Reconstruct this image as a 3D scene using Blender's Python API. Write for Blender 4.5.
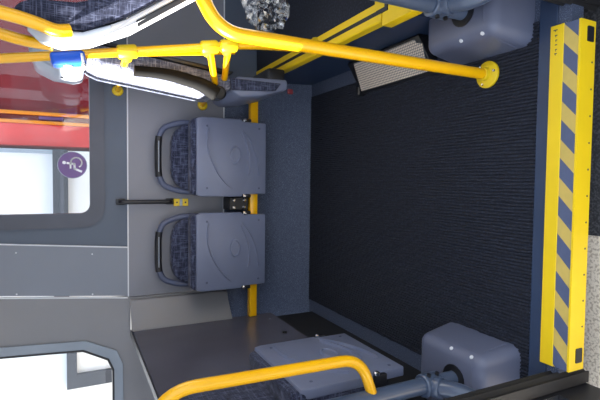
import bpy, bmesh, math, random
from mathutils import Vector, Matrix
random.seed(7)
for o in list(bpy.data.objects): bpy.data.objects.remove(o)
scn = bpy.context.scene
col = scn.collection
R = math.radians

# ------------------------------------------------------------------ camera (turned on its side, as the photo was taken)
FPX = 459.0
CAM = Vector((0.132, -0.927, 1.32))
th, ya, ro = R(26.65), R(-2.7), R(-0.57)
Fv = Vector((math.sin(ya)*math.cos(th), math.cos(ya)*math.cos(th), -math.sin(th)))
R0 = Fv.cross(Vector((0, 0, 1))).normalized(); U0 = R0.cross(Fv)
Rv = math.cos(ro)*R0 + math.sin(ro)*U0; Uv = -math.sin(ro)*R0 + math.cos(ro)*U0
cd = bpy.data.cameras.new('camera'); cam = bpy.data.objects.new('camera', cd); col.objects.link(cam)
m = Matrix((-Uv, Rv, -Fv)).transposed().to_4x4(); m.translation = CAM
cam.matrix_world = m
cd.sensor_width = 36; cd.lens = FPX/600*36; cd.clip_start = 0.02; cd.clip_end = 300
scn.camera = cam

# ------------------------------------------------------------------ world, sun, exposure
w = bpy.data.worlds.new('sky'); scn.world = w; w.use_nodes = True
bg = w.node_tree.nodes['Background']; bg.inputs[0].default_value = (0.80, 0.88, 1.0, 1); bg.inputs[1].default_value = 2.1
sd = bpy.data.lights.new('sun', 'SUN'); sd.energy = 34; sd.angle = R(0.6); sd.color = (1, 0.95, 0.86)
sun = bpy.data.objects.new('sun', sd); col.objects.link(sun)
sun.rotation_euler = Vector((1.0, -0.085, -0.265)).to_track_quat('-Z', 'Y').to_euler()
vs = scn.view_settings
vs.view_transform = 'Standard'; vs.look = 'None'; vs.gamma = 1; vs.use_curve_mapping = False; vs.exposure = 0.0

# ------------------------------------------------------------------ materials
def nmat(name):
    mt = bpy.data.materials.new(name); mt.use_nodes = True
    nt = mt.node_tree; b = nt.nodes['Principled BSDF']
    return mt, nt, b
def srgb(r, g, b):
    f = lambda c: ((c/255+0.055)/1.055)**2.4 if c/255 > 0.04045 else c/255/12.92
    return (f(r), f(g), f(b), 1)
def plain(name, c, rough=0.5, metal=0.0, var=0.06, scale=9, bump=0.0, bscale=300, spec=0.5, coat=0):
    mt, nt, b = nmat(name)
    b.inputs['Roughness'].default_value = rough; b.inputs['Metallic'].default_value = metal
    b.inputs['Specular IOR Level'].default_value = spec; b.inputs['Coat Weight'].default_value = coat
    tc = nt.nodes.new('ShaderNodeTexCoord')
    n = nt.nodes.new('ShaderNodeTexNoise'); n.inputs['Scale'].default_value = scale; n.inputs['Detail'].default_value = 5
    nt.links.new(tc.outputs['Object'], n.inputs['Vector'])
    r = nt.nodes.new('ShaderNodeValToRGB')
    r.color_ramp.elements[0].position = 0.3; r.color_ramp.elements[1].position = 0.7
    r.color_ramp.elements[0].color = tuple(x*(1-var) for x in c[:3])+(1,)
    r.color_ramp.elements[1].color = tuple(min(1, x*(1+var)) for x in c[:3])+(1,)
    nt.links.new(n.outputs['Fac'], r.inputs[0]); nt.links.new(r.outputs[0], b.inputs['Base Color'])
    if bump:
        n2 = nt.nodes.new('ShaderNodeTexNoise'); n2.inputs['Scale'].default_value = bscale; n2.inputs['Detail'].default_value = 3
        nt.links.new(tc.outputs['Object'], n2.inputs['Vector'])
        bp = nt.nodes.new('ShaderNodeBump'); bp.inputs['Strength'].default_value = bump; bp.inputs['Distance'].default_value = 0.003
        nt.links.new(n2.outputs['Fac'], bp.inputs['Height']); nt.links.new(bp.outputs[0], b.inputs['Normal'])
    return mt
def speckle(name, base, spot, scale=260, thr=0.62, rough=0.6):
    mt, nt, b = nmat(name); b.inputs['Roughness'].default_value = rough
    tc = nt.nodes.new('ShaderNodeTexCoord')
    n = nt.nodes.new('ShaderNodeTexNoise'); n.inputs['Scale'].default_value = scale; n.inputs['Detail'].default_value = 2
    nt.links.new(tc.outputs['Object'], n.inputs['Vector'])
    r = nt.nodes.new('ShaderNodeValToRGB'); e = r.color_ramp.elements
    e[0].position = thr-0.12; e[0].color = base; e[1].position = thr+0.1; e[1].color = spot
    k = e.new(0.36); k.color = tuple(x*0.72 for x in base[:3])+(1,)
    nt.links.new(n.outputs['Fac'], r.inputs[0]); nt.links.new(r.outputs[0], b.inputs['Base Color'])
    return mt
def fabric(name, base, line, dark, scale=1.0):
    mt, nt, b = nmat(name); b.inputs['Roughness'].default_value = 0.95; b.inputs['Specular IOR Level'].default_value = 0.15
    b.inputs['Sheen Weight'].default_value = 0.1
    tc = nt.nodes.new('ShaderNodeTexCoord'); outs = []
    for sc in ((14, 14, 330), (330, 330, 14), (60, 60, 60)):
        mp = nt.nodes.new('ShaderNodeMapping'); mp.inputs['Scale'].default_value = tuple(x*scale for x in sc)
        nz = nt.nodes.new('ShaderNodeTexNoise'); nz.inputs['Scale'].default_value = 1; nz.inputs['Detail'].default_value = 2
        nt.links.new(tc.outputs['Object'], mp.inputs['Vector']); nt.links.new(mp.outputs[0], nz.inputs['Vector']); outs.append(nz.outputs['Fac'])
    mx = nt.nodes.new('ShaderNodeMath'); mx.operation = 'MAXIMUM'; nt.links.new(outs[0], mx.inputs[0]); nt.links.new(outs[1], mx.inputs[1])
    ad = nt.nodes.new('ShaderNodeMath'); ad.operation = 'MULTIPLY_ADD'; nt.links.new(outs[2], ad.inputs[0]); ad.inputs[1].default_value = 0.35; nt.links.new(mx.outputs[0], ad.inputs[2])
    r = nt.nodes.new('ShaderNodeValToRGB'); e = r.color_ramp.elements
    e[0].position = 0.60; e[0].color = dark; e[1].position = 0.86; e[1].color = line
    k = e.new(0.73); k.color = base
    nt.links.new(ad.outputs[0], r.inputs[0]); nt.links.new(r.outputs[0], b.inputs['Base Color'])
    bp = nt.nodes.new('ShaderNodeBump'); bp.inputs['Strength'].default_value = 0.25; bp.inputs['Distance'].default_value = 0.001
    nt.links.new(mx.outputs[0], bp.inputs['Height']); nt.links.new(bp.outputs[0], b.inputs['Normal'])
    return mt
def glass(name, tint=(0.97, 0.99, 1, 1), refl=0.03):
    mt, nt, b = nmat(name); nt.nodes.remove(b)
    t = nt.nodes.new('ShaderNodeBsdfTransparent'); t.inputs[0].default_value = tint
    g = nt.nodes.new('ShaderNodeBsdfGlossy'); g.inputs['Roughness'].default_value = 0.02
    x = nt.nodes.new('ShaderNodeMixShader'); x.inputs[0].default_value = refl
    nt.links.new(t.outputs[0], x.inputs[1]); nt.links.new(g.outputs[0], x.inputs[2])
    nt.links.new(x.outputs[0], nt.nodes['Material Output'].inputs[0])
    return mt
def meshgrille(name):
    mt, nt, b = nmat(name); b.inputs['Roughness'].default_value = 0.5; b.inputs['Metallic'].default_value = 0.0
    tc = nt.nodes.new('ShaderNodeTexCoord')
    sp = nt.nodes.new('ShaderNodeSeparateXYZ'); nt.links.new(tc.outputs['UV'], sp.inputs[0]); gs = []
    for ax in (0, 1):
        d = nt.nodes.new('ShaderNodeMath'); d.operation = 'MULTIPLY'; d.inputs[1].default_value = 1/0.0105; nt.links.new(sp.outputs[ax], d.inputs[0])
        f_ = nt.nodes.new('ShaderNodeMath'); f_.operation = 'FRACT'; nt.links.new(d.outputs[0], f_.inputs[0])
        l_ = nt.nodes.new('ShaderNodeMath'); l_.operation = 'LESS_THAN'; l_.inputs[1].default_value = 0.24; nt.links.new(f_.outputs[0], l_.inputs[0]); gs.append(l_.outputs[0])
    mx = nt.nodes.new('ShaderNodeMath'); mx.operation = 'MAXIMUM'; nt.links.new(gs[0], mx.inputs[0]); nt.links.new(gs[1], mx.inputs[1])
    cr = nt.nodes.new('ShaderNodeValToRGB'); cr.color_ramp.elements[0].color = srgb(214, 200, 184); cr.color_ramp.elements[1].color = srgb(96, 98, 106)
    nt.links.new(mx.outputs[0], cr.inputs[0]); nt.links.new(cr.outputs[0], b.inputs['Base Color'])
    return mt
M = {
 'vinyl': speckle('speckled_vinyl', srgb(70, 80, 104), srgb(128, 142, 168), 300, 0.66),
 'mat': speckle('ribbed_mat', srgb(23, 28, 43), srgb(40, 47, 64), 120, 0.62, 0.9),
 'seat': plain('seat_plastic', srgb(110, 118, 143), 0.40, var=0.04, bump=0.05, bscale=500),
 'seatdk': plain('seat_plastic_dark', srgb(80, 88, 114), 0.45),
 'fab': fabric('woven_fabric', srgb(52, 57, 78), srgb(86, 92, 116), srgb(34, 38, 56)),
 'fablit': fabric('woven_fabric_lit', srgb(92, 96, 116), srgb(140, 144, 160), srgb(62, 66, 84), 1.0),  # seat fabric in a lighter colour, standing in for the sunlit back
 'panel': plain('wall_laminate', srgb(128, 130, 140), 0.45, var=0.03, scale=3),
 'pillar': plain('pillar_laminate', srgb(124, 130, 142), 0.5, var=0.03, scale=3),
 'slate': plain('window_surround_plastic', srgb(84, 94, 110), 0.5, var=0.04, scale=4),
 'frame': plain('window_gasket', srgb(80, 84, 96), 0.5),
 'grp': plain('moulded_grey_cover', srgb(130, 130, 134), 0.45, var=0.03, scale=4),
 'part': plain('partition_laminate', srgb(84, 84, 96), 0.24, var=0.05, scale=5),
 'whitetrim': plain('white_trim', srgb(215, 218, 224), 0.4),
 'yel': plain('yellow_paint', srgb(246, 184, 4), 0.30, var=0.03, coat=0.3),
 'yelflat': plain('yellow_tread', srgb(232, 196, 12), 0.5, var=0.04),
 'yelcast': plain('yellow_casting', srgb(228, 194, 24), 0.4, var=0.05),
 'tan': plain('worn_tan_stripe', srgb(196, 170, 88), 0.6, var=0.06, scale=40),
 'slatestripe': plain('slate_blue_stripe', srgb(78, 88, 118), 0.6, var=0.06, scale=40),
 'black': plain('black_plastic', srgb(26, 27, 32), 0.4, var=0.1),
 'matblack': plain('matt_black_foam', srgb(9, 9, 11), 0.8, var=0.1, spec=0.2),
 'rubber': plain('black_rubber', srgb(24, 24, 27), 0.65, var=0.15, scale=20),
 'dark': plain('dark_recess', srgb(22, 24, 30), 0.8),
 'navy': plain('navy_step_plate', srgb(40, 56, 84), 0.5, var=0.08, scale=12),
 'tube': plain('blue_grey_tube_paint', srgb(74, 87, 110), 0.28, var=0.04, coat=0.3),
 'box': plain('blue_grey_box_plastic', srgb(94, 100, 122), 0.42, var=0.03, bump=0.05, bscale=600),
 'chrome': plain('steel_bolt', srgb(205, 208, 214), 0.2, 1.0),
 'shell': plain('light_seat_shell', srgb(214, 216, 220), 0.35),
 'greyshell': plain('grey_seat_shell', srgb(150, 160, 176), 0.35),
 'mesh': meshgrille('silver_mesh'),
 'glass': glass('window_glass'),
 'plastic': glass('clear_wrap', (0.80, 0.83, 0.88, 1), 0.07),
 'blue': plain('blue_button_box', srgb(40, 100, 225), 0.3),
 'white': plain('white_print', srgb(240, 242, 248), 0.5),
 'purple': plain('purple_sticker', srgb(112, 84, 142), 0.45),
 'red': plain('red_bus_paint_lit', srgb(238, 66, 60), 0.3, coat=0.5),  # brighter red on the bus corner, its sunlit face put into the colour
 'reddk': plain('dark_red_bus_side', srgb(126, 12, 22), 0.25, var=0.3, scale=2.5, coat=0.3),
 'orange': plain('orange_trim', srgb(250, 150, 30), 0.4),
 'render': plain('white_render', srgb(245, 246, 248), 0.8, var=0.02),
 'greyframe': plain('grey_window_frame', srgb(60, 64, 74), 0.6),
 'wframe': plain('window_frame_grey', srgb(140, 150, 162), 0.4),
 'paving_shade': speckle('paving_shade', srgb(60, 60, 64), srgb(96, 96, 100), 140, 0.6, 0.9),  # dark tone painted for the shadowed part of the paving
 'paleframe': plain('pale_grey_frame', srgb(160, 172, 186), 0.5),
 'pave': speckle('pebbled_paving_lit', srgb(226, 204, 178), srgb(250, 236, 216), 120, 0.42, 0.9),  # pale tone painted for the sunlit part of the paving
 'roof': plain('roof_lining', srgb(190, 192, 196), 0.7),
 'redlamp': plain('red_catch', srgb(104, 30, 42), 0.5),
}

# ------------------------------------------------------------------ helpers
class MB:
    def __init__(s): s.bm = bmesh.new(); s.uv = None
    def face(s, pts):
        vs = [s.bm.verts.new(p) for p in pts]; return s.bm.faces.new(vs)
    def box(s, x0, x1, y0, y1, z0, z1, bev=0.0, seg=2, mat=None):
        tmp = bmesh.new(); bmesh.ops.create_cube(tmp, size=1)
        bmesh.ops.scale(tmp, vec=(abs(x1-x0), abs(y1-y0), abs(z1-z0)), verts=tmp.verts)
        if bev: bmesh.ops.bevel(tmp, geom=list(tmp.edges), offset=bev, segments=seg, profile=0.5, affect='EDGES')
        if mat is not None: bmesh.ops.transform(tmp, matrix=mat, verts=tmp.verts)
        bmesh.ops.translate(tmp, vec=((x0+x1)/2, (y0+y1)/2, (z0+z1)/2), verts=tmp.verts)
        s.merge(tmp); return s
    def merge(s, tmp):
        me = bpy.data.meshes.new('t'); tmp.to_mesh(me); tmp.free(); s.bm.from_mesh(me); bpy.data.meshes.remove(me)
    def prism(s, pts, axis, a, b, bev=0.0, seg=2):
        """pts: 2D outline; axis 'x': pts are (y,z); 'y': (x,z); 'z': (x,y); extruded from a to b"""
        def mk(p, t):
            return {'x': (t, p[0], p[1]), 'y': (p[0], t, p[1]), 'z': (p[0], p[1], t)}[axis]
        tmp = bmesh.new()
        va = [tmp.verts.new(mk(p, a)) for p in pts]; vb = [tmp.verts.new(mk(p, b)) for p in pts]
        n = len(pts); tmp.faces.new(va); tmp.faces.new(vb[::-1])
        for i in range(n): tmp.faces.new((va[i], vb[i], vb[(i+1) % n], va[(i+1) % n]))
        bmesh.ops.recalc_face_normals(tmp, faces=tmp.faces)
        if bev:
            es = [e for e in tmp.edges if e.calc_face_angle(0) > R(25)]
            bmesh.ops.bevel(tmp, geom=es, offset=bev, segments=seg, profile=0.5, affect='EDGES', clamp_overlap=True)
        s.merge(tmp); return s
    def tube(s, pts, r, bend=0.0, n=14, cap=True, nb=7):
        P = [Vector(p) for p in pts]
        if bend:
            Q = [P[0]]
            for i in range(1, len(P)-1):
                a, b, c = P[i-1], P[i], P[i+1]
                l = min(bend, (a-b).length*0.49, (c-b).length*0.49)
                p0 = b+(a-b).normalized()*l; p2 = b+(c-b).normalized()*l
                for k in range(nb+1):
                    t = k/nb; Q.append(p0*(1-t)**2+b*2*t*(1-t)+p2*t*t)
            Q.append(P[-1]); P = Q
        T = []
        for i in range(len(P)):
            d = (P[min(i+1, len(P)-1)]-P[max(i-1, 0)]); T.append(d.normalized())
        up = Vector((0, 0, 1)) if abs(T[0].z) < 0.9 else Vector((1, 0, 0))
        nrm = (up-T[0]*up.dot(T[0])).normalized(); rings = []
        for i, p in enumerate(P):
            if i:
                nrm = (nrm-T[i]*nrm.dot(T[i])).normalized()
            bn = T[i].cross(nrm); rr = r(i/(len(P)-1)) if callable(r) else r
            rings.append([s.bm.verts.new(p+(nrm*math.cos(2*math.pi*k/n)+bn*math.sin(2*math.pi*k/n))*rr) for k in range(n)])
        for a, b in zip(rings, rings[1:]):
            for k in range(n): s.bm.faces.new((a[k], a[(k+1) % n], b[(k+1) % n], b[k]))
        if cap:
            s.bm.faces.new(rings[0][::-1]); s.bm.faces.new(rings[-1])
        return s
    def lathe(s, prof, c, axis=(0, 0, 1), n=24):
        """prof: (radius, height) pairs along the axis from c"""
        ax = Vector(axis).normalized(); up = Vector((1, 0, 0)) if abs(ax.x) < 0.9 else Vector((0, 1, 0))
        e1 = (up-ax*up.dot(ax)).normalized(); e2 = ax.cross(e1); c = Vector(c); rings = []
        for r_, h in prof:
            rings.append([s.bm.verts.new(c+ax*h+(e1*math.cos(2*math.pi*k/n)+e2*math.sin(2*math.pi*k/n))*max(r_, 1e-5)) for k in range(n)])
        for a, b in zip(rings, rings[1:]):
            for k in range(n): s.bm.faces.new((a[k], a[(k+1) % n], b[(k+1) % n], b[k]))
        s.bm.faces.new(rings[0][::-1]); s.bm.faces.new(rings[-1])
        return s
    def ring(s, outer, inner, y0, y1, axis='y'):
        """a frame between two outlines with equal point counts, given in (x,z), from y0 to y1"""
        n = len(outer)
        mk = lambda p, t: (p[0], t, p[1])
        A = [[s.bm.verts.new(mk(p, t)) for p in o] for o in (outer, inner) for t in (y0, y1)]
        o0, o1, i0, i1 = A
        for k in range(n):
            j = (k+1) % n
            for a, b in ((o0, i0), (o1, o0), (i1, o1), (i0, i1)):
                s.bm.faces.new((a[k], a[j], b[j], b[k]))
        return s
    def build(s, name, mat, parent=None, smooth=35, world=True, keepn=False):
        if not keepn: bmesh.ops.recalc_face_normals(s.bm, faces=s.bm.faces)
        if parent is not None and world:
            bmesh.ops.translate(s.bm, vec=-wloc(parent), verts=s.bm.verts)
        me = bpy.data.meshes.new(name); s.bm.to_mesh(me); s.bm.free()
        me.materials.append(M[mat] if isinstance(mat, str) else mat)
        if smooth:
            me.polygons.foreach_set('use_smooth', [True]*len(me.polygons))
            me.set_sharp_from_angle(angle=R(smooth))
        o = bpy.data.objects.new(name, me); col.objects.link(o)
        if parent is not None: o.parent = parent
        return o
def wloc(o):
    v = Vector(o.location); p = o.parent
    while p is not None: v = v+Vector(p.location); p = p.parent
    return v
def tag(o, label=None, cat=None, group=None, kind=None):
    for k, v in (('label', label), ('category', cat), ('group', group), ('kind', kind)):
        if v: o[k] = v
    return o
def thing(name, label, cat, loc, rz=0, group=None):
    e = bpy.data.objects.new(name, None); col.objects.link(e); e.location = loc; e.rotation_euler = (0, 0, rz); e.empty_display_size = 0.1
    return tag(e, label, cat, group)
def struct(o): return tag(o, kind='structure')
def rrect(x0, x1, z0, z1, r, n=6):
    out = []
    for cx, cz, a0 in ((x1-r, z1-r, 0), (x0+r, z1-r, 90), (x0+r, z0+r, 180), (x1-r, z0+r, 270)):
        for k in range(n+1):
            a = R(a0+90*k/n); out.append((cx+r*math.cos(a), cz+r*math.sin(a)))
    return out
def copy_tree(o, parent=None):
    c = o.copy(); col.objects.link(c); c.parent = parent
    for ch in list(o.children): copy_tree(ch, c)
    return c

# ------------------------------------------------------------------ the setting: bus shell
WY = 1.62            # face of the far side wall
XL, XR = -2.3, 3.2
struct(MB().box(XL, XR, -0.06, WY+0.05, -0.055, 0).build('floor', 'vinyl'))
# far wall: lower sheet, mullions and header around two windows
wf = thing('wall_far', None, None, (0, WY, 0)); struct(wf)
MB().box(-0.49, 1.9, WY, WY+0.03, 0.535, 1.045).build('lower_panel', 'panel', wf)
MB().box(XL, -0.494, WY-0.008, WY+0.03, 0.53, 1.0).build('left_panel', 'grp', wf)
MB().box(-0.228, 1.9, WY, WY+0.03, 1.051, 1.205).build('sill_panel', 'slate', wf)
ZT = 2.1
JA = lambda z: -0.224+0.080*(z-1.05)      # slanted joints of the window pillar
JB = lambda z: -0.490+0.100*(z-1.05)
MB().prism([(JA(1.205), 1.205), (-0.06, 1.205), (-0.06, ZT), (JA(ZT), ZT)], 'y', WY, WY+0.03).build('mullion_strip', 'slate', wf)
MB().prism([(JB(1.051)+0.006, 1.051), (JA(1.051)-0.006, 1.051), (JA(ZT)-0.006, ZT), (JB(ZT)+0.006, ZT)], 'y', WY-0.004, WY+0.03).build('pillar_panel', 'pillar', wf)
for z in (1.07, 1.40):
    for x in (JA(z)-0.03, JB(z)+0.03):
        MB().lathe([(0.004, 0), (0.003, 0.002)], (x, WY-0.004, z+0.15), (0, -1, 0), 8).build('screw', 'whitetrim', wf)
MB().box(0.722, 1.69, WY, WY+0.03, 0.0, 0.529).build('deck_side_panel', 'slate', wf)
MB().box(-0.112, 1.9, WY, WY+0.03, 1.96, 2.1).build('header_panel', 'slate', wf)
MB().box(1.69, XR, WY, WY+0.03, 0.0, 2.1).build('rear_panel', 'slate', wf)
for x0, x1, z0, z1 in ((-0.49, 1.9, 1.045, 1.051), (-0.49, 1.9, 0.529, 0.535)):
    MB().box(x0, x1, WY-0.006, WY+0.01, z0, z1).build('joint_strip', 'whitetrim', wf)
for J in (JA, JB):
    MB().prism([(J(1.051)-0.006, 1.051), (J(1.051), 1.051), (J(ZT), ZT), (J(ZT)-0.006, ZT)], 'y', WY-0.011, WY+0.01).build('joint_strip', 'whitetrim', wf)
# vinyl cove below the panels
cove = [(WY+0.03, 0.529), (WY-0.002, 0.529)]
for k in range(9):
    a = k/8; cove.append((WY-0.010-0.055*(a**2.4), 0.40-0.399*a))
cove.append((WY+0.03, 0.001))
MB().prism(cove, 'x', XL, 0.72).build('cove_skirting', 'vinyl', wf)
# moulded cover between pillar and left window, with an opening cut on the slant
o_out = [(-2.25, 1.072), (-0.84, 1.077), (-0.765, 1.108), (-0.692, 1.255), (-0.645, 2.03), (-2.25, 2.03)]
o_cov = [(XL, 1.0), (-0.80, 1.0), (-0.494, 1.0), (JB(1.2)-0.008, 1.2), (JB(2.1)-0.008, 2.1), (XL, 2.1)]
MB().ring(o_cov, o_out, WY-0.008, WY+0.03).build('corner_cover', 'grp', wf)
# windows
w1 = thing('window_1', None, None, (0.75, WY, 1.25)); struct(w1)
MB().ring(rrect(-0.115, 1.69, 1.160, 2.0, 0.10), rrect(-0.045, 1.62, 1.228, 1.94, 0.045), WY-0.014, WY+0.04).build('window_frame', 'frame', w1)
MB().box(-0.05, 1.64, WY+0.012, WY+0.018, 1.21, 1.95).build('pane', 'glass', w1)
w2 = thing('window_2', None, None, (-1.4, WY, 1.1)); struct(w2)
inner = [(-2.2, 1.115), (-0.86, 1.120), (-0.800, 1.145), (-0.735, 1.265), (-0.69, 2.0), (-2.2, 2.0)]
MB().ring(o_out, inner, WY-0.016, WY+0.04).build('window_frame', 'wframe', w2)
mid = [(-2.19, 1.123), (-0.866, 1.129), (-0.808, 1.153), (-0.745, 1.268), (-0.70, 1.99), (-2.19, 1.99)]
MB().ring(inner, mid, WY-0.018, WY+0.03).build('gasket', 'black', w2)
MB().box(-2.21, -0.69, WY+0.012, WY+0.018, 1.11, 2.01).build('pane', 'glass', w2)
# ceiling, rear bulkhead, near side wall around the doorway, front corner posts
struct(MB().box(XL, XR, -0.14, WY+0.05, 2.1, 2.16).build('ceiling', 'roof'))
struct(MB().box(XR, XR+0.04, -0.14, WY+0.05, -0.05, 2.16).build('wall_rear', 'slate'))
wn = thing('wall_near', None, None, (0, -0.1, 0)); struct(wn)
MB().box(XL, -0.66, -0.14, -0.10, -0.16, 1.05).build('side_panel', 'panel', wn)
MB().box(0.84, XR, -0.14, -0.10, -0.16, 1.15).build('side_panel', 'panel', wn)
MB().box(-0.76, -0.66, -0.14, -0.10, 1.05, 2.1).build('door_pillar', 'slate', wn)
MB().box(0.84, 0.94, -0.14, -0.10, 1.15, 2.1).build('door_pillar', 'slate', wn)
MB().box(-0.66, 0.84, -0.14, -0.10, 1.98, 2.1).build('door_header', 'slate', wn)
struct(MB().box(XL-0.03, XL, -0.14, WY+0.05, -0.05, 1.02).build('wall_front', 'slate'))
struct(MB().box(-0.66, 0.84, 0.14, 0.15, -0.30, -0.056).build('trim_1', 'dark'))
# paving outside: sun and door shadow painted as a light and a dark half
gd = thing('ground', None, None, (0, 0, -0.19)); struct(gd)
MB().box(-8, -0.035, -5, 9.0, -0.30, -0.19).build('sunlit_paving', 'pave', gd)
MB().box(-0.035, 8, -5, 9.0, -0.30, -0.192).build('shaded_paving', 'paving_shade', gd)

# raised seat deck on the right
dk = thing('seat_deck', None, None, (0.7, 0.9, 0)); struct(dk)
MB().box(0.712, XR, 0.345, WY, 0.0, 0.327).build('riser', 'navy', dk)
MB().box(0.765, XR, 0.262, WY, 0.327, 0.334).build('deck_cover', 'mat', dk)
MB().box(0.85, XR, 0.26, 0.345, 0.0, 0.326).build('riser', 'navy', dk)
# yellow edging with a black insert
MB().prism([(0.694, 0.30), (0.694, 0.332), (0.699, 0.337), (0.722, 0.337), (0.722, 0.326), (0.712, 0.326), (0.712, 0.30)], 'y', 0.412, WY-0.002).build('yellow_edging', 'yelflat', dk)
MB().box(0.722, 0.738, 0.44, WY-0.002, 0.326, 0.336).build('black_insert', 'black', dk)
MB().box(0.738, 0.765, 0.45, WY-0.002, 0.326, 0.337).build('yellow_edging', 'yelflat', dk)
MB().prism([(0.676, 0.245), (0.690, 0.232), (0.90, 0.232), (0.90, 0.262), (0.765, 0.262), (0.765, 0.372), (0.722, 0.372), (0.722, 0.405), (0.676, 0.405)], 'z', 0.296, 0.338, 0.002, 1).build('corner_edging', 'yelflat', dk)
MB().prism([(0.722, 0.44), (0.738, 0.44), (0.738, 0.392), (0.79, 0.392), (0.79, 0.376), (0.724, 0.376), (0.724, 0.405)], 'z', 0.327, 0.3385).build('black_insert', 'black', dk)
MB().box(0.738, 0.80, 0.392, 0.45, 0.326, 0.337).build('yellow_edging', 'yelflat', dk)

# partition at the left, with the corner cover beside it and a dark hollow below
pt = thing('partition', 'dark grey laminate partition panel behind the folded seat beside the doorway', 'partition', (-0.66, 0.8, 0.0))
MB().box(-0.665, -0.64, 0.16, WY-0.1, 0.272, 1.045, 0.003, 1).build('panel', 'part', pt)
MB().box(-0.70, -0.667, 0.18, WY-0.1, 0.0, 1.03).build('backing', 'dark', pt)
MB().box(-0.668, -0.637, 0.16, WY-0.1, 1.045, 1.05).build('top_edge', 'black', pt)
for y, z in ((1.16, 0.35), (1.00, 0.35)):
    MB().lathe([(0.012, 0), (0.012, 0.008)], (-0.64, y, z), (1, 0, 0), 10).build('bolt', 'black', pt)
MB().lathe([(0.006, 0), (0.006, 0.004)], (-0.64, 1.40, 0.33), (1, 0, 0), 10).build('screw', 'chrome', pt)
cc = MB()
prof = [(-0.50, WY-0.004), (-0.505, WY-0.030), (-0.548, WY-0.05), (-0.634, WY-0.125), (-0.66, WY-0.125), (-0.66, WY-0.004)]
cc.prism(prof, 'z', 0.515, 1.043, 0.006)
cv = cc.build('corner_duct', 'grp'); tag(cv, 'light grey angled corner duct between the wall panel and the dark partition', 'duct')

# ------------------------------------------------------------------ ribbed floor mat
mt_ = MB(); x0, x1 = -0.598, 0.640; ny = 110; nr = 108; px_ = (x1-x0)/nr
ys = [0.040+(1.553-0.040)*j/ny for j in range(ny+1)]
rows = []
for y in ys:
    row = [mt_.bm.verts.new((x0, y, 0.0005))]
    for i in range(nr):
        xx = x0+i*px_; wob = 0.0009*math.sin(y*31+i*0.9)+0.0008*math.sin(y*83+i*2.1)
        for fx, z in ((0.12, 0.002), (0.28, 0.0075), (0.72, 0.0075), (0.88, 0.002)):
            row.append(mt_.bm.verts.new((xx+fx*px_+wob, y, z+random.uniform(-0.0016, 0.0010)*(z > 0.004))))
    row.append(mt_.bm.verts.new((x1, y, 0.0005))); rows.append(row)
for a, b in zip(rows, rows[1:]):
    for k in range(len(a)-1): mt_.bm.faces.new((a[k], a[k+1], b[k+1], b[k]))
tag(mt_.build('floor_mat', 'mat', smooth=50), 'dark navy ribbed entrance mat covering the bus floor', 'mat')

# ------------------------------------------------------------------ sill with folding ramp edge
struct(MB().box(-0.50, 0.70, -0.02, 0.040, 0.0, 0.006, 0.002, 1).build('trim_2', 'navy'))
rp = thing('ramp_plate', 'yellow step edge plate with slate and tan diagonal warning stripes along the doorway sill', 'step edge', (0.1, -0.045, 0))
XA, XB = -0.425, 0.606
# top yellow band, recess for stripes, front lip
MB().box(XA, XB, -0.046, -0.003, 0.006, 0.012, 0.0015, 1).build('top_band', 'yelflat', rp)
MB().prism([(-0.0965, 0.0115), (-0.0965, -0.058), (-0.088, -0.058), (-0.088, 0.006), (-0.046, 0.006), (-0.046, 0.0085), (-0.0905, 0.0085), (-0.0905, 0.0115)], 'x', XA+0.001, XB-0.001).build('front_lip', 'yelflat', rp)
def clip_x(poly, lo, hi):
    def half(P, f, g):
        out = []
        for i in range(len(P)):
            a, b = P[i], P[(i+1) % len(P)]
            fa, fb = f(a), f(b)
            if fa >= 0: out.append(a)
            if fa*fb < 0:
                t = fa/(fa-fb); out.append((a[0]+(b[0]-a[0])*t, a[1]+(b[1]-a[1])*t))
        return out
    P = half(poly, lambda p: p[0]-lo, None)
    return half(P, lambda p: hi-p[0], None) if P else P
pitch = 0.113; ya_, yb_ = -0.0465, -0.0902; k0 = 0.548
for k in range(-1, 11):
    for nm, mt0, off in (('slate_stripe', 'slatestripe', 0.0), ('tan_stripe', 'tan', 0.0585)):
        wd = 0.0585 if off == 0 else pitch-0.0585
        xr = k0-k*pitch-off+0.0; sh = 0.047
        poly = [(xr, ya_), (xr-wd, ya_), (xr-wd-sh, yb_), (xr-sh, yb_)]
        poly = clip_x(poly, XA+0.002, XB-0.002)
        if len(poly) >= 3:
            MB().prism(poly, 'z', 0.0085, 0.0112).build(nm, mt0, rp)
for x in (0.566, -0.380):
    MB().prism(rrect(x-0.022, x+0.022, -0.048, -0.018, 0.004, 3), 'y', -0.0985, -0.0955).build('finger_slot', 'black', rp)
for i in range(12):
    x = XB-0.12-i*0.078
    MB().lathe([(0.003, 0), (0.003, 0.001)], (x, -0.0965, -0.045), (0, -1, 0), 8).build('rivet', 'greyframe', rp)
# small printed marks on the yellow band
mk = MB()
for i, (dx, h) in enumerate(((0.0, 0.008), (0.012, 0.006), (0.026, 0.007), (0.040, 0.006), (0.054, 0.008), (0.070, 0.013))):
    xx = 0.52+dx; mk.box(xx, xx+0.003, -0.026, -0.026+h, 0.012, 0.0124)
    if i != 2: mk.box(xx-0.004, xx+0.003, -0.0245+h*0.3, -0.0225+h*0.3, 0.012, 0.0124)
mk.build('printed_mark', 'greyframe', rp)

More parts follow.
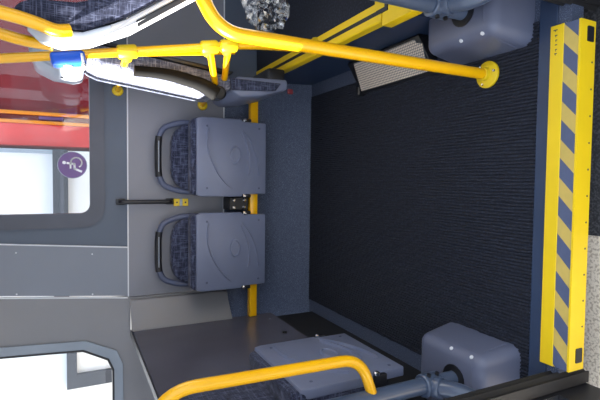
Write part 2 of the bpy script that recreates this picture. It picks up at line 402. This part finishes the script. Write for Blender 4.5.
# ------------------------------------------------------------------ tip-up seats on the far wall
def pan_parts(t, wd, h, notch=True):
    """folded seat pan, local: underside faces -y, at y=0; x centred; z from 0 to h"""
    hw = wd/2
    out = [(-hw+0.014, 0.0), (hw-0.014, 0.0), (hw-0.012, 0.125), (hw-0.012, 0.135), (hw, 0.137), (hw, h-0.03), (hw-0.01, h), (-hw+0.01, h), (-hw, h-0.03), (-hw, 0.137), (-hw+0.012, 0.135), (-hw+0.012, 0.125)]
    p = MB(); p.prism(out, 'y', 0.0, 0.034, 0.005, 2); pan = p.build('seat_pan', 'seat', t, world=False)
    c = MB(); c.prism([(-hw+0.012, 0.14), (hw-0.012, 0.14), (hw-0.004, h), (hw-0.02, h+0.026), (-hw+0.02, h+0.026), (-hw+0.004, h)], 'y', 0.012, 0.085, 0.012, 3)
    c.build('cushion', 'fab', t, world=False)
    # raised crescents, oval boss, screws
    def arc(px_, wmax, name):
        # points picked on the underside, turned into local x, z
        K = [Vector(((156.5-y)/93.5*0.5, (265-x)/68*0.385*h/0.385)) for x, y in px_]
        n = 20; L = []; m_ = len(K)-1
        for i in range(n+1):
            u = i/n*m_; j = min(int(u), m_-1); t_ = u-j
            p0, p1, p2, p3 = K[max(j-1, 0)], K[j], K[j+1], K[min(j+2, m_)]
            p_ = 0.5*((2*p1)+(p2-p0)*t_+(2*p0-5*p1+4*p2-p3)*t_**2+(3*p1-p0-3*p2+p3)*t_**3)
            d_ = (p2-p1).normalized(); L.append((p_, Vector((-d_.y, d_.x)), wmax*math.sin(math.pi*(0.08+0.84*i/n))))
        q = MB()
        f = [[q.bm.verts.new((p_.x+d.x*s_*ww, yy, p_.y+d.y*s_*ww)) for p_, d, ww in L] for s_, yy in ((-1, 0.001), (-0.5, -0.010), (0.5, -0.010), (1, 0.001))]
        for A_, B_ in zip(f, f[1:]):
            for i in range(n): q.bm.faces.new((A_[i], A_[i+1], B_[i+1], B_[i]))
        q.build(name, 'seat', pan, world=False)
    arc([(208, 128), (207, 140), (209, 153), (215, 168), (222, 179), (230, 187)], 0.006, 'rib')
    arc([(240, 131), (245, 142), (248, 153), (248.5, 165), (247, 174)], 0.006, 'rib')
    arc([(241, 128), (250, 141), (255.5, 155), (258, 174)], 0.005, 'rib')
    q = MB(); q.lathe([(0.050, 0.0), (0.047, 0.007), (0.040, 0.008), (0.036, 0.003), (0.001, 0.002)], (0, 0, 0), (0, -1, 0), 28)
    bmesh.ops.scale(q.bm, vec=(1, 1, 0.6), verts=q.bm.verts); bmesh.ops.translate(q.bm, vec=(0.015, 0, 0.175), verts=q.bm.verts)
    q.build('boss', 'seat', pan, world=False)
    for sx in (-1, 1):
        for z in (0.04, h-0.055):
            MB().lathe([(0.006, 0), (0.005, 0.002)], (sx*(hw-0.045), 0.0, z), (0, -1, 0), 10).build('screw', 'seatdk', pan, world=False)
    for sx in (-1, 1):
        MB().box(sx*(hw-0.012), sx*(hw+0.006), 0.002, 0.05, 0.085, 0.132, 0.004, 2).build('hinge', 'black', t, world=False)
        MB().lathe([(0.011, 0), (0.011, 0.008), (0.006, 0.012)], (sx*(hw-0.004), 0.004, 0.122), (0, -1, 0), 12).build('bolt', 'chrome', t, world=False)
    return pan
def wall_seat():
    t = thing('tip_up_seat', '', 'seat', (0, 0, 0))
    pan_parts(t, 0.415, 0.385)
    # backrest pad: rounded top
    o = [(-0.182, 0.30), (0.182, 0.30)]
    n = 16
    for k in range(n+1):
        a = math.pi*k/n; o.append((0.182*math.copysign(abs(math.cos(a))**0.55, math.cos(a)), 0.36+0.135*math.sin(a)**0.9 if 0 < k < n else 0.36))
    MB().prism(o, 'y', 0.095, 0.15, 0.014, 3).build('backrest', 'fab', t, world=False)
    # grab loop around the pad
    P = [(-0.182, 0.12, 0.32), (-0.186, 0.12, 0.44), (-0.150, 0.12, 0.535), (-0.09, 0.12, 0.556), (0.09, 0.12, 0.556), (0.150, 0.12, 0.535), (0.186, 0.12, 0.44), (0.182, 0.12, 0.32)]
    lp = MB().tube(P, 0.0155, 0.05, 12).build('grab_loop', 'seatdk', t, world=False)
    MB().tube([(-0.105, 0.12, 0.553), (-0.06, 0.12, 0.558), (0.06, 0.12, 0.558), (0.105, 0.12, 0.553)], 0.018, 0.05, 12).build('black_grip', 'black', lp, world=False)
    MB().box(-0.08, 0.08, 0.1, 0.104, 0.555, 0.559).build('grip_line', 'greyshell', lp, world=False)
    MB().box(-0.17, 0.17, 0.15, 0.178, 0.06, 0.42, 0.006, 1).build('back_plate', 'seatdk', t, world=False)
    return t
s1 = wall_seat(); s2 = copy_tree(s1)
for s_, x, lb in ((s1, 0.25, 'folded blue-grey tip-up seat on the wall, the one nearer the raised deck with yellow edging'),
                  (s2, -0.25, 'folded blue-grey tip-up seat on the wall, the one nearer the dark grey partition')):
    s_.location = (x, WY-0.187, 0.348); s_['label'] = lb; s_['group'] = 'folded tip-up seats on the side wall'
# yellow mounting tube and bracket between them
tb = MB().box(-0.639, 0.585, 1.482, 1.524, 0.375, 0.42, 0.006, 2).build('mounting_rail', 'yel')
tag(tb, 'yellow mounting rail running low along the wall under the folded seats', 'rail')
bk = thing('bracket_plate', 'black bracket plate with four steel bolts between the two wall seats', 'bracket', (0, WY, 0.45))
MB().box(-0.036, 0.036, 1.50, 1.615, 0.425, 0.535, 0.004, 1).build('plate', 'black', bk)
for x in (-0.02, 0.02):
    for z in (0.45, 0.51):
        MB().lathe([(0.010, 0), (0.010, 0.006), (0.005, 0.010)], (x, 1.50, z), (0, -1, 0), 12).build('bolt', 'chrome', bk)
# wall grab handle and yellow tag
hd = thing('wall_bar', 'black bar grab handle upright on the wall panel between the seat loops', 'handle', (0.01, WY, 0.95))
MB().tube([(0.012, WY, 1.085), (0.012, WY-0.045, 1.085), (0.012, WY-0.045, 0.835), (0.012, WY, 0.835)], 0.0115, 0.02, 12).build('bar', 'black', hd)
for z in (1.085, 0.835):
    MB().box(0.012-0.016, 0.012+0.016, WY-0.014, WY-0.001, z-0.022, z+0.022, 0.004, 2).build('foot', 'black', hd)
tg = thing('wall_tag', 'small yellow tag with pale blue centre under the black grab handle', 'tag', (0.005, WY, 0.775))
for z in (0.798, 0.752):
    b_ = MB().box(-0.014, 0.026, WY-0.016, WY-0.001, z-0.016, z+0.016, 0.002, 1).build('yellow_block', 'yelcast', tg)
    MB().lathe([(0.005, 0), (0.005, 0.001)], (0.006, WY-0.016, z), (0, -1, 0), 10).build('dot', 'black', b_)
MB().box(-0.012, 0.024, WY-0.014, WY-0.001, 0.768, 0.782).build('blue_block', 'paleframe', tg)

# ------------------------------------------------------------------ folding seat facing +x by the partition, and the one facing -x at the right
def side_seat(label, fab, pan_h):
    t = thing('folding_seat', label, 'seat', (0, 0, 0))
    pan_parts(t, 0.41, pan_h)
    return t
s3 = side_seat('folded blue-grey seat against the dark partition, partly behind the yellow grab rail', 'fab', 0.40)
s3.location = (-0.500, 0.485, 0.30); s3.rotation_euler = (0, 0, R(90))
MB().prism([(-0.19, 0.36), (0.19, 0.36), (0.195, 0.60), (0.17, 0.70), (0.12, 0.74), (-0.12, 0.74), (-0.17, 0.70), (-0.195, 0.60)], 'y', 0.075, 0.137, 0.016, 3).build('backrest', 'fab', s3, world=False)
MB().box(-0.18, 0.18, 0.087, 0.138, 0.05, 0.40).build('mount', 'seatdk', s3, world=False)

sb = thing('folding_seat', 'sunlit folding seat with tall padded back and black armrest facing the wheelchair bay', 'seat', (0.56, 1.3, 0.3))
bp_ = [(0.545, 0.655), (0.530, 0.70), (0.560, 0.95), (0.590, 1.20), (0.612, 1.255), (0.650, 1.262), (0.672, 1.22), (0.640, 0.95), (0.605, 0.655)]
MB().prism(bp_, 'y', 1.10, 1.468, 0.018, 3).build('backrest', 'fablit', sb)
MB().prism([(0.607, 0.66), (0.642, 0.95), (0.674, 1.22), (0.690, 1.20), (0.662, 0.95), (0.628, 0.64)], 'y', 1.11, 1.46, 0.005, 1).build('back_shell', 'black', sb)
MB().tube([(0.510, 1.07, 0.735), (0.545, 1.07, 0.80), (0.575, 1.07, 0.95), (0.572, 1.07, 1.08)], lambda t: 0.034-0.012*t, 0.10, 14).build('armrest', 'matblack', sb)
MB().lathe([(0.03, 0), (0.03, 0.05), (0.022, 0.056)], (0.515, 1.105, 0.725), (0, -1, 0), 16).build('armrest_hinge', 'black', sb)
MB().prism([(0.520, 0.60), (0.531, 0.50), (0.575, 0.36), (0.625, 0.36), (0.615, 0.62), (0.545, 0.645)], 'y', 1.13, 1.50, 0.014, 3).build('seat_pan', 'seat', sb)
MB().prism([(0.545, 0.650), (0.560, 0.43), (0.600, 0.40), (0.600, 0.655)], 'y', 1.115, 1.13, 0.006, 2).build('cushion_edge', 'fab', sb)
MB().prism([(0.572, 1.258), (0.560, 1.30), (0.566, 1.38), (0.600, 1.452), (0.650, 1.46), (0.676, 1.42), (0.680, 1.30), (0.665, 1.266)], 'y', 1.12, 1.455, 0.036, 5).build('headrest', 'greyshell', sb)
MB().lathe([(0.006, 0), (0.005, 0.003)], (0.562, 1.30, 1.345), (-1, 0, 0), 10).build('bolt', 'black', sb)
for p0_, p1_ in (((0.600, 1.466, 1.10), (0.583, WY-0.004, 1.095)), ((0.575, 1.466, 0.675), (0.545, WY-0.004, 0.655))):
    MB().tube([p0_, p1_], 0.0135, 0, 12).build('stub_tube', 'yel', sb)
    MB().lathe([(0.028, 0), (0.026, 0.010), (0.016, 0.016)], (p1_[0], WY-0.001, p1_[2]), (0, -1, 0), 16).build('wall_foot', 'yelcast', sb)
MB().box(0.60, 0.675, 1.14, 1.46, 0.37, 0.46, 0.01, 2).build('mount', 'black', sb)
MB().box(0.555, 0.58, 1.12, 1.135, 0.335, 0.362, 0.003, 1).build('catch', 'redlamp', sb)

# ------------------------------------------------------------------ yellow poles
st = thing('stanchion', 'long yellow floor pole with round foot flange, bending over to the front seat', 'pole', (0.509, 0.229, 0.008))
MB().tube([(0.509, 0.229, 0.012), (0.509, 0.229, 0.975), (0.62, 0.235, 1.035), (0.70, 0.372, 1.02)], 0.0185, 0.065, 18).build('tube', 'yel', st)
fl = MB().lathe([(0.046, 0), (0.046, 0.008), (0.036, 0.014), (0.024, 0.017), (0.022, 0.03), (0.0186, 0.032)], (0.509, 0.229, 0.0075), (0, 0, 1), 28).build('flange', 'yelcast', st)
for k in range(3):
    a = R(40+120*k)
    MB().lathe([(0.005, 0), (0.004, 0.004)], (0.509+0.035*math.cos(a), 0.229+0.035*math.sin(a), 0.0215), (0, 0, 1), 10).build('screw', 'chrome', fl)
r2 = thing('deck_pole', 'yellow pole rising from the yellow deck edge, carrying clamps and a blue button', 'pole', (0.69, 0.90, 0.337))
R2 = [(0.735, 0.90, 0.337), (0.712, 0.90, 0.42), (0.692, 0.90, 0.66), (0.655, 0.90, 0.85), (0.583, 0.90, 1.22), (0.500, 0.90, 1.66), (0.46, 0.90, 2.099)]
MB().tube(R2, 0.0165, 0.12, 14).build('tube', 'yel', r2)
MB().lathe([(0.036, 0), (0.034, 0.008), (0.021, 0.02), (0.017, 0.035)], (0.735, 0.90, 0.338), (0, 0, 1), 18).build('foot', 'yelcast', r2)
def on_r2(z):
    for a, b in zip(R2, R2[1:]):
        if a[2] <= z <= b[2]:
            t = (z-a[2])/(b[2]-a[2]); return Vector(a)*(1-t)+Vector(b)*t
for z in (1.125, 0.815, 0.735):
    c = on_r2(z); dr = (on_r2(z+0.03)-on_r2(z-0.03)).normalized()
    mbx = MB().lathe([(0.022, -0.034), (0.026, -0.028), (0.026, 0.028), (0.022, 0.034)], c, dr, 18)
    mbx.lathe([(0.021, 0.0), (0.019, 0.05)], c, (-0.25, 1, -0.1), 14)
    mbx.build('clamp', 'yelcast', r2)
for pts, bend in (([on_r2(1.125), (0.60, 1.098, 1.115)], 0),
                  ([on_r2(0.815), (0.562, 1.095, 0.735)], 0),
                  ([on_r2(0.735), (0.655, 0.98, 0.715), (0.588, 1.095, 0.692)], 0.06)):
    MB().tube(pts, 0.0145, bend, 12).build('cross_tube', 'yel', r2)
MB().tube([on_r2(1.10)+Vector((0.0, 0.05, 0)), (0.695, 1.05, 0.66)], 0.007, 0, 8).build('stay', 'yel', r2)
c = on_r2(1.32)
sbt = thing('stop_button', 'blue push-button box clipped on the yellow deck pole', 'button', tuple(c+Vector((-0.02, -0.02, -0.05))))
dr = (on_r2(1.36)-on_r2(1.28)).normalized(); rot = Vector((0, 0, 1)).rotation_difference(dr).to_matrix().to_4x4()
a_ = c+Vector((-0.014, 0.004, 0))
MB().box(a_.x-0.024, a_.x+0.024, a_.y-0.03, a_.y+0.03, a_.z-0.056, a_.z+0.056, 0.012, 3, rot).build('housing', 'blue', sbt)
MB().lathe([(0.015, 0), (0.015, 0.006), (0.009, 0.009)], a_+Vector((-0.024, -0.006, 0.0)), (-1, -0.25, 0.1), 14).build('push_button', 'white', sbt)
MB().box(a_.x-0.0265, a_.x+0.02, a_.y-0.032, a_.y+0.032, a_.z-0.05, a_.z-0.042, 0.001, 1, rot).build('white_edge', 'white', sbt)

# ------------------------------------------------------------------ fixed seats on the deck (facing +x, seen from behind)
HANDLE = [(0.512, 0.412, 1.315), (0.503, 0.405, 1.345), (0.522, 0.405, 1.41), (0.535, 0.405, 1.50), (0.54, 0.43, 1.56), (0.548, 0.60, 1.56), (0.548, 0.645, 1.52), (0.530, 0.645, 1.44), (0.525, 0.64, 1.36)]
def deck_seat(label, x, y, first):
    t = thing('bus_seat', label, 'seat', (x, y, 0.334), R(-14))
    L = lambda pts: [(p[0]-0.415, p[1]-0.334) for p in pts]
    W0, W1 = 0.0, 0.42
    # shell behind (towards -x), pad in front
    back = [(0.455, 1.405), (0.425, 1.385), (0.415, 1.335), (0.428, 1.27), (0.475, 1.17), (0.594, 1.0), (0.70, 0.83), (0.76, 0.80), (0.78, 0.825), (0.72, 0.875), (0.625, 1.02), (0.515, 1.18), (0.470, 1.27), (0.458, 1.335)]
    MB().prism(L(back), 'y', W0, W1, 0.010, 3).build('back_shell', 'shell', t, world=False)
    pad = [(0.462, 1.43), (0.461, 1.335), (0.474, 1.272), (0.519, 1.182), (0.629, 1.022), (0.724, 0.878), (0.79, 0.90), (0.75, 0.96), (0.665, 1.075), (0.575, 1.20), (0.540, 1.30), (0.532, 1.40), (0.515, 1.435), (0.49, 1.445)]
    MB().prism(L(pad), 'y', W0+0.006, W1-0.006, 0.020, 3).build('back_pad', 'fab', t, world=False)
    col_ = [(0.452, 1.412), (0.430, 1.388), (0.432, 1.33), (0.446, 1.275), (0.478, 1.215), (0.497, 1.215), (0.468, 1.285), (0.464, 1.335), (0.468, 1.412)]
    MB().prism(L(col_), 'y', W0-0.006, W1+0.006, 0.004, 2).build('collar', 'greyshell', t, world=False)
    MB().prism(L([(0.50, 1.15), (0.516, 1.155), (0.62, 1.005), (0.735, 0.832), (0.725, 0.825), (0.607, 1.0)]), 'y', W0-0.004, W1+0.004, 0.002, 1).build('trim_strip', 'black', t, world=False)
    MB().prism(L([(0.70, 0.83), (0.72, 0.76), (1.16, 0.78), (1.19, 0.815), (1.16, 0.85), (0.78, 0.84)]), 'y', W0, W1, 0.014, 3).build('seat_shell', 'shell', t, world=False)
    MB().prism(L([(0.79, 0.845), (1.17, 0.85), (1.20, 0.875), (1.17, 0.905), (0.80, 0.895)]), 'y', W0+0.005, W1-0.005, 0.016, 3).build('seat_pad', 'fab', t, world=False)
    MB().prism(L([(0.86, 0.335), (1.02, 0.335), (0.99, 0.36), (0.96, 0.765), (0.86, 0.765)]), 'y', W0+0.13, W1-0.13, 0.008, 2).build('pedestal', 'dark', t, world=False)
    Rz = Matrix.Rotation(R(14), 3, 'Z')
    hp = [Rz @ (Vector(p)-Vector((x, y, 0.334))) for p in HANDLE]
    MB().tube(hp, 0.0165, 0.05, 14).build('grab_rail', 'yel', t, world=False)
    for ch in t.children:
        if ch.name.split('.')[0] in ('back_shell', 'back_pad', 'collar', 'trim_strip'):
            for v in ch.data.vertices:
                q = min(1, max(0, (v.co.z+0.334-0.95)/0.30)); v.co.y = 0.21+(v.co.y-0.21)*(1-0.40*q)
    return t
sa = deck_seat('patterned bus seat with white shell and yellow top rail nearest the doorway on the deck', 0.448, 0.37, True)
# crumpled clear plastic wrap hanging below the near seat
wr = MB(); tmp = bmesh.new(); bmesh.ops.create_icosphere(tmp, subdivisions=4, radius=1)
for v in tmp.verts:
    n = v.co.copy(); q = 1+0.16*math.sin(n.x*9+n.z*5)*math.sin(n.y*7+2)+0.10*math.sin(n.z*17+n.x*13)+random.uniform(-0.05, 0.05)
    v.co = Vector((n.x*0.075*q, n.y*0.08*q, n.z*0.055*q))
bmesh.ops.rotate(tmp, cent=(0, 0, 0), matrix=Matrix.Rotation(R(-35), 3, 'Y'), verts=tmp.verts)
bmesh.ops.translate(tmp, vec=(0.672, 0.42, 0.775), verts=tmp.verts)
wr.merge(tmp); tag(wr.build('plastic_wrap', 'plastic', smooth=20), 'crumpled clear plastic wrap bunched under the white-shelled seat', 'plastic wrap')

# ------------------------------------------------------------------ sloping floor heater with silver mesh
ht = thing('floor_heater', 'low sloping heater with silver mesh grille in black frame at the deck foot', 'heater', (0.64, 0.75, 0.0))
P0, P1 = Vector((0.578, 0, 0.020)), Vector((0.698, 0, 0.100))   # slope in x-z
def sl(u, y, lift=0.0):
    d = (P1-P0); nn = Vector((-d.z, 0, d.x)).normalized()
    p = P0+d*u+nn*lift; return Vector((p.x, y, p.z))
ya0, yb0 = 0.50, 0.985
MB().prism([(0.566, 0.0005), (0.566, 0.012), (0.700, 0.103), (0.710, 0.098), (0.710, 0.0005)], 'y', ya0-0.012, yb0+0.012, 0.003, 1).build('housing', 'black', ht)
def skew(u): return -0.045*u
g = MB(); uvl = g.bm.loops.layers.uv.new('UVMap')
out = [(0.02, 0.985), (0.02, 0.515), (0.80, 0.515), (0.86, 0.545), (0.97, 0.555), (0.97, 0.985)]
vt = [g.bm.verts.new(sl(u, y+skew(u), 0.006)) for u, y in out]; vbm = [g.bm.verts.new(sl(u, y+skew(u), 0.002)) for u, y in out]
f = g.bm.faces.new(vt)
L_ = (P1-P0).length
for lp, (u, y) in zip(f.loops, out): lp[uvl].uv = (y, u*L_)
for i in range(len(out)):
    j = (i+1) % len(out); g.bm.faces.new((vt[i], vt[j], vbm[j], vbm[i]))
g.build('mesh_grille', 'mesh', ht, smooth=0)
for y in (yb0+0.004,):
    MB().box(0.556, 0.60, y, y+0.03, 0.001, 0.04, 0.004, 1).build('end_foot', 'black', ht)

# ------------------------------------------------------------------ door shafts, covers and leaves
def door_box(name, label, xs, y0, y1, side):
    """xs: inner face x; side -1 = left box (inner face looks +x)"""
    h = 0.165; s_ = side
    b = thing(name, label, 'cover box', (xs+s_*0.12, (y0+y1)/2, 0), 0, 'plastic door mechanism covers')
    q = MB()
    wd = 0.27 if s_ < 0 else 0.26
    tmp = bmesh.new(); bmesh.ops.create_cube(tmp, size=1)
    for v in tmp.verts:
        top = v.co.z > 0
        xx = xs + s_*(wd if v.co.x > 0 else (0.022 if top else 0.0))
        if v.co.y > 0: yy = y1-(0.02 if top else 0)
        else: yy = y0+(0.018 if top else 0)
        v.co = Vector((xx, yy, h if top else 0.0005))
    bmesh.ops.recalc_face_normals(tmp, faces=tmp.faces)
    es = [e for e in tmp.edges if max(v.co.z for v in e.verts) > 0.1]
    bmesh.ops.bevel(tmp, geom=es, offset=0.035, segments=5, profile=0.5, affect='EDGES')
    q.merge(tmp); body = q.build('cover', 'box', b, smooth=50)
    # raised seam line with screws
    q = MB(); ys_ = y0+0.055
    q.tube([(xs+s_*0.001, ys_-0.006, 0.02), (xs+s_*0.020, ys_, h-0.034), (xs+s_*0.036, ys_, h-0.010), (xs+s_*0.058, ys_, h+0.0002), (xs+s_*0.20, ys_, h+0.0002)], 0.0022, 0.02, 8)
    q.build('seam', 'box', body)
    for yy in (ys_+0.012, ys_+0.10):
        MB().lathe([(0.0075, 0), (0.006, 0.005)], (xs+s_*0.033, yy, h-0.012), (-s_*0.7, 0, 0.7), 12).build('screw', 'whitetrim', body)
    return b
door_box('door_cover', 'blue-grey moulded plastic cover box on the floor beside the dark partition', -0.405, 0.068, 0.40, -1)
door_box('door_cover', 'blue-grey moulded plastic cover box on the floor under the raised deck corner', 0.570, 0.060, 0.40, 1)
def door_shaft(label, px, py, s_):
    t = thing('door_shaft', label, 'door shaft', (px, py, 0.166), 0, 'door shafts')
    MB().tube([(px, py, 0.166), (px, py, 2.099)], 0.026, 0, 20).build('tube', 'tube', t)
    MB().lathe([(0.047, 0), (0.047, 0.003), (0.03, 0.004)], (px, py, 0.1655), (0, 0, 1), 20).build('hole_collar', 'black', t)
    cl = MB().lathe([(0.034, 0), (0.037, 0.004), (0.037, 0.066), (0.034, 0.07)], (px, py, 0.235), (0, 0, 1), 22).build('clamp', 'tube', t)
    MB().lathe([(0.0335, 0.0), (0.0345, 0.003), (0.0345, 0.022), (0.0335, 0.025)], (px, py-0.022, 0.268), (-s_*0.1, -1, -0.35), 20).build('arm_collar', 'tube', cl)
    for dz in (0.018, 0.052):
        MB().lathe([(0.007, 0), (0.007, 0.008)], (px-s_*0.034, py-0.012, 0.235+dz), (-s_, -0.3, 0), 10).build('bolt', 'black', cl)
    MB().tube([(px, py-0.02, 0.27), (px-s_*0.012, py-0.10, 0.235), (px+s_*0.02, py-0.155, 0.19), (px+s_*0.12, py-0.19, 0.165), (px+s_*0.2, py-0.22, 0.165)], 0.026, 0.07, 18).build('arm', 'tube', t)
    return t
dsl = door_shaft('blue-grey steel door shaft with clamp and bent arm beside the yellow grab rail', -0.530, 0.20, -1)
dsr = door_shaft('blue-grey steel door shaft with clamp and bent arm in front of the deck corner', 0.688, 0.200, 1)
gr = MB().tube([(-0.530, 0.20, 0.495), (-0.398, 0.20, 0.545), (-0.385, 0.20, 1.115), (-0.530, 0.20, 1.19)], 0.0165, 0.075, 18).build('grab_rail', 'yel')
tag(gr, 'yellow bowed grab rail fixed to the door shaft in front of the folded seat', 'grab rail')
def door_leaf(name, px, py, s_):
    """leaf folded out at right angles to the bus side; leading rubber at (px,py)"""
    t = thing(name, None, None, (px+s_*0.03, py-0.3, -0.115)); struct(t)
    prof = [(px, py), (px-s_*0.012, py-0.012), (px-s_*0.004, py-0.022), (px-s_*0.016, py-0.036), (px-s_*0.004, py-0.05), (px-s_*0.010, py-0.062), (px+s_*0.028, py-0.062), (px+s_*0.028, py)]
    prof = [(px+s_*0.0+a-px if False else a, b) for a, b in prof]
    MB().prism(prof, 'z', -0.115, 1.95, 0.002, 1).build('rubber_seal', 'rubber', t)
    xa, xb = sorted((px+s_*0.029, px+s_*0.065))
    y1_, y0_ = py-0.005, py-0.60
    for a, b, c, d in ((y0_, y0_+0.07, -0.105, 1.95), (y1_-0.07, y1_, -0.105, 1.95), (y0_+0.07, y1_-0.07, -0.105, 0.05), (y0_+0.07, y1_-0.07, 1.85, 1.95)):
        MB().box(xa, xb, a, b, c, d).build('leaf_frame', 'black', t)
    MB().box((xa+xb)/2-0.003, (xa+xb)/2+0.003, y0_+0.07, y1_-0.07, 0.05, 1.85).build('pane', 'glass', t)
    return t
door_leaf('door_1', -0.455, -0.02, -1)
door_leaf('door_2', 0.672, -0.02, 1)

# ------------------------------------------------------------------ window sticker
sk = thing('wheelchair_sticker', 'round purple sticker with white wheelchair symbol on the window glass', 'sticker', (0.197, WY+0.010, 1.306))
MB().lathe([(0.064, 0), (0.064, 0.001)], (0.197, WY+0.0115, 1.306), (0, -1, 0), 40).build('disc', 'purple', sk)
MB().lathe([(0.067, 0), (0.067, 0.0006)], (0.197, WY+0.0118, 1.306), (0, -1, 0), 40).build('rim', 'paleframe', sk)
sy = MB(); k = 0.0052; cx, cz, yy = 0.197, 1.300, WY+0.0098
pp = lambda a, b: (cx+a*k, yy, cz+b*k)
sy.lathe([(0.0085, 0), (0.0085, 0.0007)], pp(2.2, 8.2), (0, -1, 0), 14)
def flat(pts, wdt):
    for a, b in zip(pts, pts[1:]):
        A, B = Vector(pp(*a)), Vector(pp(*b)); d = (B-A).normalized(); n = Vector((d.z, 0, -d.x))*wdt
        A -= d*wdt*0.6; B += d*wdt*0.6
        sy.prism([((A+n).x, (A+n).z), ((B+n).x, (B+n).z), ((B-n).x, (B-n).z), ((A-n).x, (A-n).z)], 'y', yy-0.0007, yy)
flat([(1.8, 5.6), (1.0, -0.5), (-3.6, -0.8), (-6.0, -6.5)], 0.0052)
flat([(1.4, 2.8), (-3.0, 2.8)], 0.0040)
flat([(2.4+4.8*math.cos(R(a)), -2.2+4.8*math.sin(R(a))) for a in range(95, -160, -20)], 0.0036)
sy.build('symbol', 'white', sk)

# ------------------------------------------------------------------ outside: white building and parked red bus
hb = thing('white_building', 'white rendered building with grey window frames outside the bus windows', 'building', (-2, 3.5, -0.19))
MB().box(-7, 0.365, 3.5, 6.0, -0.19, 3.4).build('wall', 'render', hb)
MB().box(-0.9, 0.372, 3.44, 3.5, 1.33, 1.445).build('window_rail', 'greyframe', hb)
MB().box(-0.9, 0.368, 3.43, 3.5, 1.36, 1.39).build('rail_bead', 'frame', hb)
MB().box(0.335, 0.368, 3.46, 3.5, 1.44, 3.2).build('corner_strip', 'paleframe', hb)
MB().box(-2.4, -1.37, 3.44, 3.5, 1.272, 1.352).build('window_rail', 'paleframe', hb) if False else None
wf1 = MB().box(-1.70, -1.37, 3.45, 3.5, 1.275, 1.355).build('window_frame', 'greyframe', hb)
MB().box(-1.70, -1.585, 3.45, 3.5, 0.95, 1.275).build('window_frame', 'greyframe', hb)
rb = thing('red_bus', 'red bus with orange upright trims parked outside beyond the window', 'bus', (2.2, 3.55, -0.19))
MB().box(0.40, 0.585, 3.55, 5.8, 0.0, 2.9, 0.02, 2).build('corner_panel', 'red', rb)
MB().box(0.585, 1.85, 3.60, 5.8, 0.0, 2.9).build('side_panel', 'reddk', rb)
MB().tube([(0.60, 3.57, 0.1), (0.60, 3.57, 2.8)], 0.016, 0, 10).build('trim_bar', 'orange', rb)
MB().tube([(0.675, 3.57, 0.1), (0.675, 3.57, 2.8)], 0.016, 0, 10).build('trim_bar', 'orange', rb)
MB().box(0.625, 0.66, 3.575, 3.60, 1.36, 1.55, 0.01, 2).build('purple_badge', 'purple', rb)
MB().box(1.85, 4.5, 3.62, 5.8, 0.0, 2.9).build('rear_panel', 'paleframe', rb)
for x in (1.1, 3.4):
    MB().lathe([(0.45, 0), (0.45, 0.22)], (x, 3.64, 0.26), (0, 1, 0), 28).build('wheel', 'rubber', rb)
